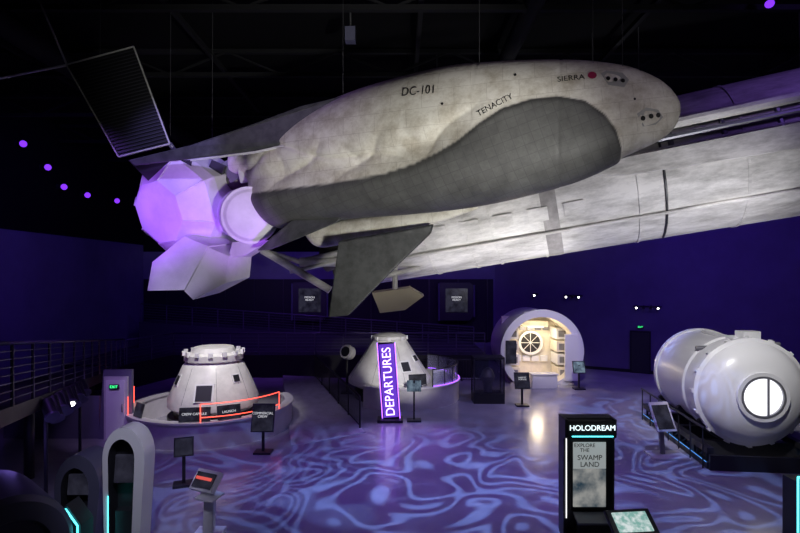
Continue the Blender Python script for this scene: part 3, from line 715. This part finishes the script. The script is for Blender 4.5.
# ------------------------------------------------------------ lights
def spot(loc,tgt,e,col,ang=50,blend=.6,r=.25,name='spot'):
    l=bpy.data.lights.new(name,'SPOT'); l.energy=e; l.color=col; l.spot_size=D(ang); l.spot_blend=blend; l.shadow_soft_size=r
    o=bpy.data.objects.new(name,l); scene.collection.objects.link(o); o.location=loc
    o.rotation_euler=(Vector(tgt)-Vector(loc)).to_track_quat('-Z','Y').to_euler(); return o
def point(loc,e,col,r=.3):
    l=bpy.data.lights.new('lamp','POINT'); l.energy=e; l.color=col; l.shadow_soft_size=r
    o=bpy.data.objects.new('lamp',l); scene.collection.objects.link(o); o.location=loc; return o
VIO=(.34,.14,1); WH=(1,.96,.92)
def gobo(o,seed,scale,c1,c2,s):
    l=o.data; l.use_nodes=True; nt=l.node_tree; N=nt.nodes; L=nt.links; em=N['Emission']
    tc=N.new('ShaderNodeTexCoord'); sx=N.new('ShaderNodeSeparateXYZ'); L.new(tc.outputs['Normal'],sx.inputs[0])
    dx=N.new('ShaderNodeMath'); dx.operation='DIVIDE'; L.new(sx.outputs[0],dx.inputs[0]); L.new(sx.outputs[2],dx.inputs[1])
    dy=N.new('ShaderNodeMath'); dy.operation='DIVIDE'; L.new(sx.outputs[1],dy.inputs[0]); L.new(sx.outputs[2],dy.inputs[1])
    cb=N.new('ShaderNodeCombineXYZ'); L.new(dx.outputs[0],cb.inputs[0]); L.new(dy.outputs[0],cb.inputs[1]); cb.inputs[2].default_value=seed
    nz=N.new('ShaderNodeTexNoise'); nz.inputs['Scale'].default_value=scale; nz.inputs['Detail'].default_value=0.8; nz.inputs['Distortion'].default_value=1.0; L.new(cb.outputs[0],nz.inputs['Vector'])
    mu=N.new('ShaderNodeMath'); mu.operation='MULTIPLY'; mu.inputs[1].default_value=62; L.new(nz.outputs['Fac'],mu.inputs[0])
    si=N.new('ShaderNodeMath'); si.operation='SINE'; L.new(mu.outputs[0],si.inputs[0])
    r=N.new('ShaderNodeValToRGB'); r.color_ramp.elements[0].position=.0; r.color_ramp.elements[0].color=(*c1,1); r.color_ramp.elements[1].position=.95; r.color_ramp.elements[1].color=(*c2,1)
    L.new(si.outputs[0],r.inputs[0]); L.new(r.outputs[0],em.inputs['Color']); em.inputs['Strength'].default_value=s
for i,(lx,ly,lz,tx,ty,e,sc,an) in enumerate(((1.2,13.2,5.7,1.0,13.6,1450,2.1,96),(6.6,13.0,6.1,6.4,13.6,900,2.1,84),(-3.4,13.2,6,-3,13.6,550,2.1,90),(8.5,19,9,8.0,19.8,1900,4,54),(2.5,19.3,9,2.6,20,450,4,60))):
    o=spot((lx,ly,lz),(tx,ty,0),e,(1,1,1),an,.8,.03,'pattern_projector'); gobo(o,i*3.7,sc,(.07,.03,.26),(.30,.42,1.2),1.0)
# washes
spot((3,13.4,5.5),(3.5,15,0),130,VIO,130,.9,.5)
spot((6,18.5,9),(6.5,22,0),800,(.55,.45,1),90,.9,.6)
spot((-7,10,8.5),(-6,16,0),450,VIO,80,.9,.5)
spot((-0.4,18.6,5.5),(0.2,17.0,0),520,(.45,.18,1),46,.9,.2)
spot((-3.5,17,9),(-3.8,21,0),350,(.6,.5,1),40,.9,.2)
# plane key lights
spot((3.2,1.0,3.9),(-0.4,10.8,7.7),3000,(1,.985,.93),46,.8,.3,'plane_key')
spot((5.0,2.5,5.2),(3.6,9.0,8.1),330,(1,.97,.94),50,.8,.4,'plane_key')
spot((4.5,4.0,10.8),(2.5,9.8,8.3),60,(.7,.5,1),60,.8,.5,'plane_rim')
spot((-4.5,6,11),(-2.5,11.5,8.3),200,(.5,.3,1),50,.8,.4)
# rocket
spot((7.5,8,3.0),(6.5,14.8,7.4),1450,(.95,.94,1),66,.8,.4,'booster_key')
spot((3.0,12.0,2.0),(2.8,16,6.5),1100,(1,.98,.96),66,.8,.4)
spot((9,9,11.5),(9,14,9.5),130,(.35,.18,1),80,.9,.4)
# module
spot((-7.0,6.5,4.6),(-4.9,12.0,6.7),1700,(.36,.09,1),24,.6,.3,'module_violet')
spot((-1.0,8,3.6),(-3.9,12.0,6.6),700,(.42,.12,1),24,.6,.2)
spot((-4.5,7.5,10.5),(-4.9,12.3,7.2),600,(.4,.32,1),30,.6,.2)
spot((-5.6,8.0,4.0),(-4.7,11.3,5.2),260,(.75,.7,1),24,.7,.2)
# capsules
spot((-5.4,14.6,7.9),(-6.5,18.3,1.0),1900,WH,44,.7,.2); spot((1.6,15.6,4.5),(-0.1,22.6,1.2),1500,WH,34,.7,.2)
spot((6.0,9,9),(9.9,16.3,1.9),2300,(1,.98,.98),32,.6,.3)
spot((6.0,18.4,6.5),(6.8,25.4,1.8),900,WH,32,.6,.2); point((hx,hy+.9,2.3),75,(1,.82,.55),.3)
# walls
spot((-7,15,9.5),(-15.5,24,5.6),1000,(.17,.06,1),80,.9,.5); spot((-6,23,9),(-9,32,6.0),520,(.17,.06,1),95,.9,.5)
spot((3,23,9),(1,32,5.6),380,(.17,.06,1),95,.9,.5)
spot((10,18,10.5),(11,29,4.0),1050,(.17,.06,1),95,.9,.5); spot((16,15,10.5),(18,25.3,4.0),1050,(.17,.06,1),95,.9,.5)
spot((-6,24.5,7),(-7,29.5,1.5),400,(.3,.1,1),100,.9,.3); spot((1,24.5,7),(1,29.5,1.5),350,(.3,.1,1),100,.9,.3)
spot((-3,6,6),(-4.9,9.8,1.6),520,(.75,.74,1),30,.8,.3); spot((-7.6,14.4,3.4),(-8.95,16.8,1.0),90,(.6,.4,1),50,.8,.2); point((-8,11,1.6),14,(.3,.2,1))
point((4.5,8.5,3.0),14,(.8,.8,1),.3)
w=bpy.data.worlds.new('hall_dark'); scene.world=w; w.use_nodes=True; w.node_tree.nodes['Background'].inputs[0].default_value=(.010,.007,.026,1); w.node_tree.nodes['Background'].inputs[1].default_value=1

cam=bpy.data.cameras.new('camera'); co=bpy.data.objects.new('camera',cam); scene.collection.objects.link(co)
cam.lens=24; cam.sensor_width=36; cam.shift_y=(VH-266.5)/800; co.location=(0,0,H); co.rotation_euler=(math.pi/2,0,0); cam.clip_end=200
scene.camera=co
